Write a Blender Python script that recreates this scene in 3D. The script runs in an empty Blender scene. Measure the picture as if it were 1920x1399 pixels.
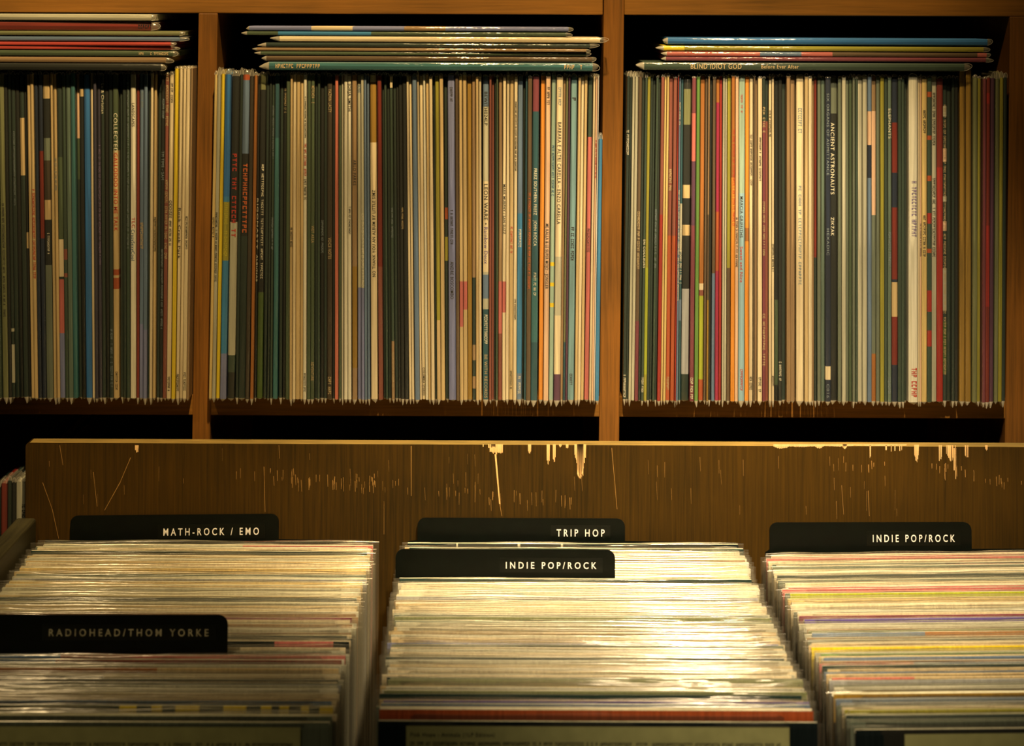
import bpy, math, random
from mathutils import Vector, Matrix
R = random.Random(7)
C = bpy.context.scene.collection
S = bpy.context.scene

# ------------------------------------------------------------------ camera
F, PPX, PPY, ROLL, ZC = 3680.0, 929.0, 7.0, math.radians(0.25), 1.5
cam = bpy.data.cameras.new('camera')
cam.sensor_width = 36.0
cam.lens = F / 1920 * 36
cam.shift_x = (960 - PPX) / 1920
cam.shift_y = (PPY - 699.5) / 1920
cam.clip_start = 0.05
cam.dof.use_dof = True
cam.dof.focus_distance = 1.86
cam.dof.aperture_fstop = 8.0
camo = bpy.data.objects.new('camera', cam); C.objects.link(camo)
camo.location = (0, 0, ZC)
camo.rotation_mode = 'QUATERNION'
camo.rotation_quaternion = (Matrix.Rotation(math.radians(90), 3, 'X') @ Matrix.Rotation(ROLL, 3, 'Z')).to_quaternion()
S.camera = camo

# ------------------------------------------------------------------ world, lamps, exposure
w = bpy.data.worlds.new('room_air'); S.world = w; w.use_nodes = True
w.node_tree.nodes['Background'].inputs['Color'].default_value = (0.75, 0.85, 0.45, 1)
w.node_tree.nodes['Background'].inputs['Strength'].default_value = 0.008
S.view_settings.view_transform = 'Standard'
S.view_settings.look = 'None'
S.view_settings.gamma = 1.0
S.view_settings.use_curve_mapping = False
S.view_settings.exposure = 0.0
S.cycles.transparent_max_bounces = 32
S.cycles.max_bounces = 6

def spot(name, loc, target, watts, cone, blend, color=(1, 0.67, 0.29), radius=0.035):
    l = bpy.data.lights.new(name, 'SPOT'); l.energy = watts; l.color = color
    l.spot_size = math.radians(cone); l.spot_blend = blend; l.shadow_soft_size = radius
    o = bpy.data.objects.new(name, l); C.objects.link(o)
    o.location = (loc[0], loc[1], ZC + loc[2])
    d = Vector((target[0], target[1], ZC + target[2])) - o.location
    o.rotation_euler = d.to_track_quat('-Z', 'Y').to_euler()
    return o
# three spotlights of the shop's ceiling track
spot('track_spotlight', (0.02, 0.70, 1.40), (-0.11, 1.92, 0.17), 238, 44, 0.85)
spot('track_spotlight', (0.30, 0.95, 0.80), (0.21, 1.77, -0.47), 235, 36, 1.0, (1, 0.74, 0.42), 0.03)
spot('track_spotlight', (-0.65, 0.95, 0.80), (-0.32, 1.66, -0.50), 26, 36, 1.0, (1, 0.70, 0.33), 0.03)

# ------------------------------------------------------------------ helpers
def P(px, py, Y):
    """a pixel of the 1920x1399 frame at depth Y -> world point"""
    u, v = px - PPX, py - PPY
    a = u * math.cos(ROLL) + v * math.sin(ROLL)
    b = -u * math.sin(ROLL) + v * math.cos(ROLL)
    return Vector((a / F * Y, Y, ZC - b / F * Y))

def lin(c):
    c /= 255.0
    return c / 12.92 if c <= 0.04045 else ((c + 0.055) / 1.055) ** 2.4

TINT = (0.72, 0.52, 0.26)
COL = {  # key: (words, colour as seen under the warm lamps)
 'cream': ('cream', (205, 165, 102)), 'pcream': ('pale cream', (222, 184, 120)), 'ycream': ('yellowish cream', (200, 155, 75)),
 'gcream': ('greyish cream', (168, 146, 96)), 'tan': ('tan', (184, 142, 76)), 'btan': ('brownish tan', (140, 100, 52)),
 'gold': ('golden brown', (138, 94, 22)), 'olive': ('olive', (108, 98, 48)), 'oliveg': ('olive green', (64, 70, 36)),
 'ogrey': ('olive grey', (96, 92, 58)), 'dk': ('near-black', (13, 19, 13)), 'dkg': ('dark green', (28, 40, 25)),
 'mdg': ('mossy dark green', (46, 57, 34)), 'ggreen': ('grey-green', (88, 94, 62)), 'teal': ('teal', (48, 88, 68)),
 'dteal': ('dark teal', (30, 66, 55)), 'tblue': ('teal blue', (52, 104, 106)), 'blue': ('bright blue', (38, 90, 106)),
 'bgrey': ('blue-grey', (92, 100, 92)), 'navy': ('dark navy', (16, 28, 34)), 'pgrey': ('purplish grey', (112, 104, 104)),
 'dpurple': ('dark purple', (52, 44, 44)), 'plum': ('plum', (80, 40, 45)), 'violet': ('violet', (88, 62, 92)), 'red': ('red', (146, 27, 15)),
 'dred': ('dark red', (112, 26, 12)), 'bred': ('brownish red', (122, 58, 34)), 'salmon': ('salmon', (186, 92, 56)),
 'orange': ('orange', (204, 116, 26)), 'obrown': ('orange-brown', (150, 82, 22)), 'rorange': ('red-orange', (154, 62, 20)),
 'yellow': ('yellow', (222, 158, 18)), 'yolive': ('yellow-olive', (140, 118, 26)), 'lime': ('yellow-green', (150, 138, 24)),
 'pink': ('pink', (176, 84, 58)), 'magenta': ('magenta', (142, 22, 40)), 'green': ('grass green', (92, 116, 38)),
 'pgreen': ('pale green', (140, 144, 98)), 'lteal': ('light teal', (110, 128, 100)), 'pblue': ('pale blue', (132, 146, 118)),
 'maroon': ('maroon', (112, 44, 40)), 'brown': ('brown', (88, 62, 32)), 'dbrown': ('dark brown', (52, 38, 20)),
 'grey': ('grey', (146, 130, 98)), 'white': ('white', (235, 200, 140)), 'peach': ('peach', (208, 150, 92)),
 'sred': ('soft red', (172, 52, 32)), 'green2': ('leaf green', (60, 72, 20)),
}
MATS = {}
def nodes(m):
    m.use_nodes = True
    nt = m.node_tree
    return nt, nt.nodes['Principled BSDF']

def albedo(rgb):
    return tuple(min(0.88, max(0.004, lin(c) / t)) for c, t in zip(rgb, TINT))

def card(key, rough=0.45):
    """printed cardboard of one colour, a little worn"""
    if key in MATS: return MATS[key]
    a = albedo(COL[key][1])
    m = bpy.data.materials.new('printed_card_' + key); nt, p = nodes(m)
    tc = nt.nodes.new('ShaderNodeTexCoord'); mp = nt.nodes.new('ShaderNodeMapping'); mp.inputs['Scale'].default_value = (500, 60, 14)
    nz = nt.nodes.new('ShaderNodeTexNoise'); nz.inputs['Scale'].default_value = 1.0; nz.inputs['Detail'].default_value = 4
    oi = nt.nodes.new('ShaderNodeObjectInfo'); ad = nt.nodes.new('ShaderNodeVectorMath'); ad.operation = 'ADD'
    nt.links.new(tc.outputs['Object'], ad.inputs[0]); nt.links.new(oi.outputs['Random'], ad.inputs[1])
    nt.links.new(ad.outputs[0], mp.inputs['Vector']); nt.links.new(mp.outputs['Vector'], nz.inputs['Vector'])
    rp = nt.nodes.new('ShaderNodeValToRGB')
    rp.color_ramp.elements[0].position = 0.3; rp.color_ramp.elements[1].position = 0.72
    rp.color_ramp.elements[0].color = (*[x * 0.72 for x in a], 1)
    rp.color_ramp.elements[1].color = (*[min(0.9, x * 1.12 + 0.004) for x in a], 1)
    nt.links.new(nz.outputs['Fac'], rp.inputs['Fac']); nt.links.new(rp.outputs['Color'], p.inputs['Base Color'])
    p.inputs['Roughness'].default_value = rough; p.inputs['Specular IOR Level'].default_value = 0.3
    MATS[key] = m
    return m

def film(name, haze, gloss, rough, edge, wr=(350, 60, 45), bump=0.6):
    m = bpy.data.materials.new(name); nt, p = nodes(m); nt.nodes.remove(p)
    out = nt.nodes['Material Output']
    tr = nt.nodes.new('ShaderNodeBsdfTransparent'); tr.inputs['Color'].default_value = (0.985, 0.985, 0.975, 1)
    df = nt.nodes.new('ShaderNodeBsdfDiffuse'); df.inputs['Color'].default_value = (0.88, 0.84, 0.70, 1)
    gl = nt.nodes.new('ShaderNodeBsdfGlossy'); gl.inputs['Roughness'].default_value = rough
    lw = nt.nodes.new('ShaderNodeLayerWeight'); lw.inputs['Blend'].default_value = 0.25
    ma = nt.nodes.new('ShaderNodeMath'); ma.operation = 'MULTIPLY_ADD'
    ma.inputs[1].default_value = edge; ma.inputs[2].default_value = gloss
    nt.links.new(lw.outputs['Fresnel'], ma.inputs[0])
    tc = nt.nodes.new('ShaderNodeTexCoord'); mp = nt.nodes.new('ShaderNodeMapping'); mp.inputs['Scale'].default_value = wr
    nz = nt.nodes.new('ShaderNodeTexNoise'); nz.inputs['Scale'].default_value = 1; nz.inputs['Detail'].default_value = 3
    oi = nt.nodes.new('ShaderNodeObjectInfo'); av = nt.nodes.new('ShaderNodeVectorMath'); av.operation = 'ADD'
    nt.links.new(tc.outputs['Object'], av.inputs[0]); nt.links.new(oi.outputs['Random'], av.inputs[1]); nt.links.new(av.outputs[0], mp.inputs['Vector'])
    nt.links.new(mp.outputs['Vector'], nz.inputs['Vector'])
    bp = nt.nodes.new('ShaderNodeBump'); bp.inputs['Strength'].default_value = bump; bp.inputs['Distance'].default_value = 0.0012
    nt.links.new(nz.outputs['Fac'], bp.inputs['Height']); nt.links.new(bp.outputs['Normal'], gl.inputs['Normal'])
    m1 = nt.nodes.new('ShaderNodeMixShader'); m1.inputs['Fac'].default_value = haze
    m2 = nt.nodes.new('ShaderNodeMixShader')
    nt.links.new(tr.outputs[0], m1.inputs[1]); nt.links.new(df.outputs[0], m1.inputs[2])
    nt.links.new(ma.outputs[0], m2.inputs['Fac']); nt.links.new(m1.outputs[0], m2.inputs[1]); nt.links.new(gl.outputs[0], m2.inputs[2])
    nt.links.new(m2.outputs[0], out.inputs['Surface'])
    return m
FILM = film('clear_film', 0.022, 0.03, 0.14, 0.5)
SEAM = film('clear_film_seam', 0.14, 0.06, 0.2, 0.6)
TIP = film('clear_film_tip', 0.36, 0.08, 0.25, 0.5)
BAG = film('record_bag_film', 0.022, 0.045, 0.17, 0.55, (25, 60, 260), 0.3)

def wood(name, c0, c1, scale, rough=0.45, spec=0.4):
    m = bpy.data.materials.new(name); nt, p = nodes(m)
    tc = nt.nodes.new('ShaderNodeTexCoord'); mp = nt.nodes.new('ShaderNodeMapping'); mp.inputs['Scale'].default_value = scale
    nz = nt.nodes.new('ShaderNodeTexNoise'); nz.inputs['Scale'].default_value = 1; nz.inputs['Detail'].default_value = 7; nz.inputs['Roughness'].default_value = 0.65
    n2 = nt.nodes.new('ShaderNodeTexNoise'); n2.inputs['Scale'].default_value = 6; n2.inputs['Detail'].default_value = 3
    nt.links.new(tc.outputs['Object'], mp.inputs['Vector']); nt.links.new(mp.outputs['Vector'], nz.inputs['Vector'])
    nt.links.new(tc.outputs['Object'], n2.inputs['Vector'])
    mx = nt.nodes.new('ShaderNodeMath'); mx.operation = 'MULTIPLY_ADD'; mx.inputs[1].default_value = 0.45
    nt.links.new(n2.outputs['Fac'], mx.inputs[0]); 
    sc = nt.nodes.new('ShaderNodeMath'); sc.operation = 'MULTIPLY'; sc.inputs[1].default_value = 0.6
    nt.links.new(nz.outputs['Fac'], sc.inputs[0]); nt.links.new(sc.outputs[0], mx.inputs[2])
    rp = nt.nodes.new('ShaderNodeValToRGB'); rp.color_ramp.elements[0].position = 0.36; rp.color_ramp.elements[1].position = 0.68
    rp.color_ramp.elements[0].color = (*albedo(c0), 1); rp.color_ramp.elements[1].color = (*albedo(c1), 1)
    nt.links.new(mx.outputs[0], rp.inputs['Fac']); nt.links.new(rp.outputs['Color'], p.inputs['Base Color'])
    p.inputs['Roughness'].default_value = rough; p.inputs['Specular IOR Level'].default_value = spec
    bp = nt.nodes.new('ShaderNodeBump'); bp.inputs['Strength'].default_value = 0.12; bp.inputs['Distance'].default_value = 0.001
    nt.links.new(nz.outputs['Fac'], bp.inputs['Height']); nt.links.new(bp.outputs['Normal'], p.inputs['Normal'])
    return m
W_POST = wood('shelf_wood_upright', (64, 36, 7), (112, 62, 13), (300, 60, 9), 0.5, 0.2)
W_BOARD = wood('shelf_wood_flat', (80, 47, 9), (124, 72, 17), (9, 60, 300), 0.5, 0.2)
W_PANEL = wood('dark_varnished_wood', (33, 21, 4), (62, 37, 5), (420, 40, 9), 0.62, 0.05)
W_BARE = wood('bare_chipped_wood', (196, 128, 58), (226, 156, 80), (400, 60, 20), 0.7, 0.2)
W_SCRATCH = wood('scratched_wood', (112, 74, 24), (150, 98, 38), (400, 60, 20), 0.7, 0.1)
W_EDGE = wood('worn_edge_wood', (96, 72, 26), (150, 108, 40), (30, 200, 200), 0.6, 0.3)
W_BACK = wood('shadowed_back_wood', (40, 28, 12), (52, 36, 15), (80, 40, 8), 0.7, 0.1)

def plain(name, rgb, rough=0.5, spec=0.3, var=0.15, scale=60):
    m = bpy.data.materials.new(name); nt, p = nodes(m)
    a = albedo(rgb) if max(rgb) > 25 else (.0015, .003, .002)
    tc = nt.nodes.new('ShaderNodeTexCoord'); nz = nt.nodes.new('ShaderNodeTexNoise'); nz.inputs['Scale'].default_value = scale; nz.inputs['Detail'].default_value = 5
    nt.links.new(tc.outputs['Object'], nz.inputs['Vector'])
    rp = nt.nodes.new('ShaderNodeValToRGB'); rp.color_ramp.elements[0].position = 0.35; rp.color_ramp.elements[1].position = 0.7
    rp.color_ramp.elements[0].color = (*[x * (1 - var) for x in a], 1); rp.color_ramp.elements[1].color = (*[x * (1 + var) for x in a], 1)
    nt.links.new(nz.outputs['Fac'], rp.inputs['Fac']); nt.links.new(rp.outputs['Color'], p.inputs['Base Color'])
    p.inputs['Roughness'].default_value = rough; p.inputs['Specular IOR Level'].default_value = spec
    return m
INK = {'k': plain('ink_dark', (36, 30, 20), 0.6), 'w': plain('ink_light', (196, 168, 112), 0.5), 't': plain('ink_tan', (165, 128, 70), 0.5),
       'r': plain('ink_red', (168, 40, 20), 0.5), 'o': plain('ink_orange', (185, 80, 25), 0.5), 'y': plain('ink_yellow', (170, 140, 25), 0.5),
       'b': plain('ink_teal', (35, 70, 72), 0.5), 'g': plain('ink_grey', (110, 108, 84), 0.5), 'p': plain('ink_violet', (110, 84, 84), 0.5)}
M_CARD = plain('divider_plastic', (3, 7, 4), 0.42, 0.22, 0.3, 90)
M_TAPE = plain('label_tape_black', (10, 16, 10), 0.3, 0.35, 0.2, 200)
M_TEXT = plain('label_lettering', (225, 188, 140), 0.5)
M_TEXTDIM = plain('label_lettering_faded', (150, 128, 80), 0.5, 0.3, 0.3, 300)
M_PAPER = plain('inner_paper', (225, 186, 122), 0.7, 0.1, 0.1, 200)
M_STICKER = plain('info_sticker_paper', (150, 132, 66), 0.6, 0.2, 0.08, 80)
M_WALL = plain('wall_plaster', (70, 55, 34), 0.9, 0.1, 0.1, 6)
M_FLOOR = wood('floor_boards', (60, 42, 20), (84, 58, 28), (4, 60, 60), 0.6, 0.3)

# text outlines are turned into meshes while the scene is still empty
def tri_text(strings):
    obs = {}
    for s in ['H'] + strings:      # the height of H is the capital height
        cu = bpy.data.curves.new('lettering', 'FONT'); cu.body = s; cu.size = 1.0; cu.resolution_u = 3
        cu.extrude = 0.0; cu.offset = 0.012 if s in TAGS[:4] else 0.01; cu.space_character = 1.6 if s in TAGS[:4] else 1.15
        o = bpy.data.objects.new('lettering', cu); C.objects.link(o); obs[s] = o
    dg = bpy.context.evaluated_depsgraph_get(); dg.update()
    res = {}; cap = None
    for s, o in obs.items():
        me = bpy.data.meshes.new_from_object(o.evaluated_get(dg))
        vs = [(v.co.x, v.co.y) for v in me.vertices]; fs = [tuple(p.vertices) for p in me.polygons]
        x0 = min(v[0] for v in vs); x1 = max(v[0] for v in vs); y0 = 0.0; y1 = cap or max(v[1] for v in vs)
        if s == 'H': cap = y1
        res[s] = ([((x - x0) / (x1 - x0), (y - y0) / (y1 - y0)) for x, y in vs], fs)
        bpy.data.meshes.remove(me)
    for o in obs.values():
        cu = o.data; bpy.data.objects.remove(o); bpy.data.curves.remove(cu)
    return res

def mesh(name, vs, fs, mats, idx=None, smooth=False):
    me = bpy.data.meshes.new(name); me.from_pydata([tuple(v) for v in vs], [], fs)
    for m in mats: me.materials.append(m)
    if idx: me.polygons.foreach_set('material_index', idx)
    if smooth: me.polygons.foreach_set('use_smooth', [True] * len(me.polygons))
    me.update()
    return me

def obj(name, me, parent=None):
    o = bpy.data.objects.new(name, me); C.objects.link(o)
    if parent: o.parent = parent
    return o

def thing(name, label, cat, loc, group=None):
    o = bpy.data.objects.new(name, None); C.objects.link(o); o.location = loc
    o.empty_display_size = 0.02
    o['label'] = label; o['category'] = cat
    if group: o['group'] = group
    return o

def prism(quad, y0, y1):
    """front quad [(x,z)*4] pushed from depth y0 to y1"""
    vs = [(x, y0, z) for x, z in quad] + [(x, y1, z) for x, z in quad]
    n = len(quad)
    fs = [tuple(range(n)), tuple(range(2 * n - 1, n - 1, -1))] + [(i, i + n, (i + 1) % n + n, (i + 1) % n) for i in range(n)]
    return vs, fs

def box(x0, x1, y0, y1, z0, z1):
    return prism([(x0, z0), (x1, z0), (x1, z1), (x0, z1)], y0, y1)

def bevel(o, wd=0.0012, seg=2):
    b = o.modifiers.new('edge', 'BEVEL'); b.width = wd; b.segments = seg; b.limit_method = 'ANGLE'
    return o

def text_quads(s, length, height, seed=0):
    """vertices in a (0..length, 0..height) box; a string starting with ~ is lettering too small to read"""
    if s[0] != '~': 
        vs, fs = TXT[s]
        return [(x * length, y * height) for x, y in vs], fs
    r = random.Random(seed); vs = []; fs = []; x = 0; step = height * (0.62 if len(s) == 1 else 1.1)
    while x < length - step * 0.5:
        if r.random() < 0.86:
            k = r.randint(0, 3); wd = step * 0.72
            bars = {0: [(0, .28, 0, 1), (.28, 1, .74, 1), (.28, 1, 0, .24)], 1: [(0, .28, 0, 1), (.7, 1, 0, 1), (.28, .7, .4, .62)],
                    2: [(.35, .65, 0, 1), (0, .35, .76, 1), (.65, 1, .76, 1)], 3: [(0, .28, 0, 1), (.28, 1, .74, 1), (.28, .9, .4, .6), (.72, 1, .6, .74)]}[k]
            for a, b, c, d in bars:
                i = len(vs); vs += [(x + a * wd, c * height), (x + b * wd, c * height), (x + b * wd, d * height), (x + a * wd, d * height)]
                fs.append((i, i + 1, i + 2, i + 3))
        x += step
    return vs, fs

SOLID = 0.00015
def raised(vs2, fs, fn):
    """2-D outline -> thin relief (front skin plus a back skin) through fn(a, b, depth)"""
    n = len(vs2)
    vs = [fn(a, b, SOLID) for a, b in vs2]
    return vs, fs

# ------------------------------------------------------------------ setting
for nm, b, m in (('floor', box(-3, 3, -1.5, 2.6, -0.05, 0.0), M_FLOOR), ('wall_back', box(-3, 3, 2.30, 2.40, 0.0, 2.9), M_WALL)):
    o = obj(nm, mesh(nm, *b, [m])); o['kind'] = 'structure'

# ------------------------------------------------------------------ wall shelf
YF, YR = 1.927, 1.905              # shelf front, record spine front
shelf = thing('record_shelf', 'tall orange-brown wooden wall shelf holding upright records in three bays', 'shelf', (0, YF, 0))
def part(name, vs, fs, m, root, bev=0.001):
    loc = root.location
    o = obj(name, mesh(name, [(v[0] - loc.x, v[1] - loc.y, v[2] - loc.z) for v in vs], fs, [m]), root)
    if bev: bevel(o, bev)
    return o
ZS = P(929, 742, YF).z             # top face of the record shelf
def post(xt0, xt1, xb0, xb1, zt):
    a, b, c, d = P(xt0, 30, YF), P(xt1, 30, YF), P(xb1, 800, YF), P(xb0, 800, YF)
    def ext(p, q, z):  # follow the slightly racked edge to height z
        t = (z - q.z) / (p.z - q.z); return q.x + (p.x - q.x) * t
    return prism([(ext(d, a, ZS - .42), ZS - .42), (ext(c, b, ZS - .42), ZS - .42), (ext(b, c, zt), zt), (ext(a, d, zt), zt)], YF - 0.0015, YF + 0.34)
ZT = P(929, 27, YF).z
for k, (a, b, c, d) in enumerate(((-391, -351, -403, -363), (372.5, 408.5, 361, 395), (1132, 1170, 1123, 1161), (1893, 1930, 1884, 1921))):
    part('upright', *post(a, b, c, d, ZT if k != 2 else ZT + .06), W_POST, shelf)
xl, xr = P(-391, 400, YF).x, P(1931, 400, YF).x
xm0, xm1 = P(1131, 20, YF).x, P(1170, 20, YF).x
part('shelf_board', *box(xl, xm0 - .0003, YF, YF + .34, ZT, ZT + .022), W_BOARD, shelf)
part('shelf_board', *box(xm1 + .0003, xr, YF, YF + .34, ZT, ZT + .022), W_BOARD, shelf)
part('shelf_board', *box(xl, xr, YF, YF + .34, ZS - .0205, ZS), W_BOARD, shelf)
ZS2 = ZS - .42
part('shelf_board', *box(xl, xr, YF - .0015, YF + .34, ZS2 - .0205, ZS2), W_BOARD, shelf)
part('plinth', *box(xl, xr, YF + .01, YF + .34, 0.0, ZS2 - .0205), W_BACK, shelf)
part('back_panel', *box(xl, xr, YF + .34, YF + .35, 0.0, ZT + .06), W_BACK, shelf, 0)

# ------------------------------------------------------------------ record builders
def jacket(t, H, D, segs):
    """closed record jacket, spine at -Y rounded; segs = [(z0, z1, key)] colour bands on the spine"""
    r = min(0.16 * t, 0.0006)
    sec = [(-t / 2, D), (-t / 2, r), (-t / 2 + .12 * t, 0.00005), (0, 0), (t / 2 - .12 * t, 0.00005), (t / 2, r), (t / 2, D)]
    zs = sorted({0.0, H, *[s[0] for s in segs], *[s[1] for s in segs]})
    zs = [z for z in zs if 0 <= z <= H]
    keys = []
    for s in segs:
        if s[2] not in keys: keys.append(s[2])
    vs = [(x, y, z) for z in zs for x, y in sec]; n = len(sec); fs = []; idx = []
    for i in range(len(zs) - 1):
        zm = (zs[i] + zs[i + 1]) / 2; k = segs[0][2]
        for s in segs:
            if s[0] <= zm <= s[1]: k = s[2]
        for j in range(n):
            j2 = (j + 1) % n
            fs.append((i * n + j, i * n + j2, (i + 1) * n + j2, (i + 1) * n + j)); idx.append(keys.index(k))
    fs.append(tuple(range(n - 1, -1, -1))); idx.append(keys.index(segs[0][2]))
    fs.append(tuple(range((len(zs) - 1) * n, len(zs) * n))); idx.append(keys.index(segs[0][2]))
    return mesh('jacket', vs, fs, [card(k) for k in keys], idx)

def sleeve(t, H, D, tip0, tip1, r, back=.03):
    """clear outer sleeve hugging the jacket, its two ends pinched into soft points in front of the spine ends"""
    w = t / 2 + 0.00006; f = -0.0003
    sec = [(-w, D), (-w, .0006), (-.82 * w, f), (.82 * w, f), (w, .0006), (w, D)]
    n = len(sec); vs = []; fs = []; idx = []
    for z in (0.0, H * .5, H):
        vs += [(x, y, z) for x, y in sec]
    for i in range(2):
        for j in range(n - 1):
            fs.append((i * n + j, i * n + j + 1, (i + 1) * n + j + 1, (i + 1) * n + j)); idx.append(0)
    # bottom flap hangs in front of the shelf edge
    q = r.uniform(-.35, .35) * w
    for (z, k, dy) in ((-.45 * tip0, .72, .001), (-tip0, .12, .002)):
        b = len(vs)
        qq = q * (1 if k < .5 else .4)
        vs += [(-w * k + qq, .012, z), (-w * k + qq, dy, z), (-.5 * w * k + qq, f + dy * .4, z), (.5 * w * k + qq, f + dy * .4, z), (w * k + qq, dy, z), (w * k + qq, .012, z)]
        if z > -.9 * tip0:
            top = len(vs); vs += [(-w, .012, 0), (w, .012, 0)]
            up = [top, 1, 2, 3, 4, top + 1]
        else:
            up = last
        cur = list(range(b, b + 6))
        for j in range(5): fs.append((cur[j], cur[j + 1], up[j + 1], up[j])); idx.append(2)
        last = cur
    q = r.uniform(-.5, .5) * w
    up = [2 * n, 2 * n + 1, 2 * n + 2, 2 * n + 3, 2 * n + 4, 2 * n + 5]
    for (z, k) in ((H + .5 * tip1, .85), (H + .85 * tip1, .5), (H + tip1, .12)):
        b = len(vs); qq = q * (1 - k)
        vs += [(-w * k + qq, back, z), (-w * k + qq, .0012, z), (-.6 * w * k + qq, f, z), (.6 * w * k + qq, f, z), (w * k + qq, .0012, z), (w * k + qq, back, z)]
        cur = list(range(b, b + 6))
        for j in range(5): fs.append((up[j], up[j + 1], cur[j + 1], cur[j])); idx.append(1)
        up = cur
    # the folded rim of the bag mouth: a fine loop standing over the spine end
    hw = .00022; q2 = r.uniform(-.4, .4) * w; pts = []
    for i in range(9):
        a = math.pi * i / 8
        pts.append((-w * .92 * math.cos(a) + q2 * math.sin(a), H + tip1 * (1.25 * math.sin(a)) - .0004))
    for i in range(8):
        (xa, za), (xb, zb2) = pts[i], pts[i + 1]
        L = math.hypot(xb - xa, zb2 - za) or 1; nx, nz_ = -(zb2 - za) / L * hw, (xb - xa) / L * hw
        b = len(vs); yy = f - .0002
        vs += [(xa - nx, yy, za - nz_), (xb - nx, yy, zb2 - nz_), (xb + nx, yy, zb2 + nz_), (xa + nx, yy, za + nz_)]
        fs.append((b, b + 1, b + 2, b + 3)); idx.append(2)
    return mesh('outer_sleeve', vs, fs, [FILM, SEAM, TIP], idx, True)

ORD = ['', 'first', 'second', 'third', 'fourth', 'fifth', 'sixth', 'seventh', 'eighth', 'ninth', 'tenth', 'eleventh', 'twelfth', 'thirteenth', 'fourteenth',
       'fifteenth', 'sixteenth', 'seventeenth', 'eighteenth', 'nineteenth', 'twentieth']
def ordw(n):
    if n <= 20: return ORD[n]
    t = {2: 'twenty', 3: 'thirty', 4: 'forty', 5: 'fifty', 6: 'sixty', 7: 'seventy', 8: 'eighty', 9: 'ninety'}[n // 10]
    return (t[:-1] + 'ieth') if n % 10 == 0 else t + '-' + ORD[n % 10]

# ------------------------------------------------------------------ upright records: x0-x1 colour [colour@y0-y1 ...] [!landmark words], pixels at mid height
LEFT = """-34--27 dkg;-27--20 cream;-20--12 dk;-12--1 mdg
0-10 olive !wide pale olive;10-16 dk;16-22 dkg gcream@620-626 gcream@650-722;22-30 dkg;30-37 dk;37-46 dkg tan@225-333;46-53 dk tan@440-470
54-60 tan;60-67 tan !tan with small red lettering;67-74 navy;75-83 navy dred@286-450 !half navy half red;83-96 olive tan@130-188 dk@188-262 ogrey@262-304 dbrown@304-378 tan@378-415 dk@415-500 ogrey@500-750 !patchy collage-printed
97-102 tan;102-108 tan;108-118 dkg oliveg@298-452 cream@452-522 pink@527-628 pgrey@628-750 !green, cream and pink banded;118-125 mdg bred@470-490 bred@515-523;125-134 ggreen
134-143 teal !teal;143-150 dkg peach@120-263 oliveg@263-340;150-158 dk tan@170-184;158-170 blue blue@400-600 !bright blue;170-176 cream;177-183 dpurple;183-189 dpurple
189-196 dkg;196-203 dk;203-211 dkg;211-222 tan oliveg@120-285 rorange@508-519 rorange@524-545 !tan with big red and orange letters;223-229 dkg;229-236 dkg;236-243 mdg
244-255 pcream !pale cream with teal italic lettering;255-261 dred;261-269 bgrey pgrey@610-750;269-277 bgrey pgrey@620-750;277-281 dkg;281-287 cream;287-293 tan
294-300 dkg;300-307 dk;307-315 bred !brownish red;315-324 cream;325-333 yellow !bright yellow;334-340 cream;340-346 cream;346-354 cream;354-359 btan"""
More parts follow.
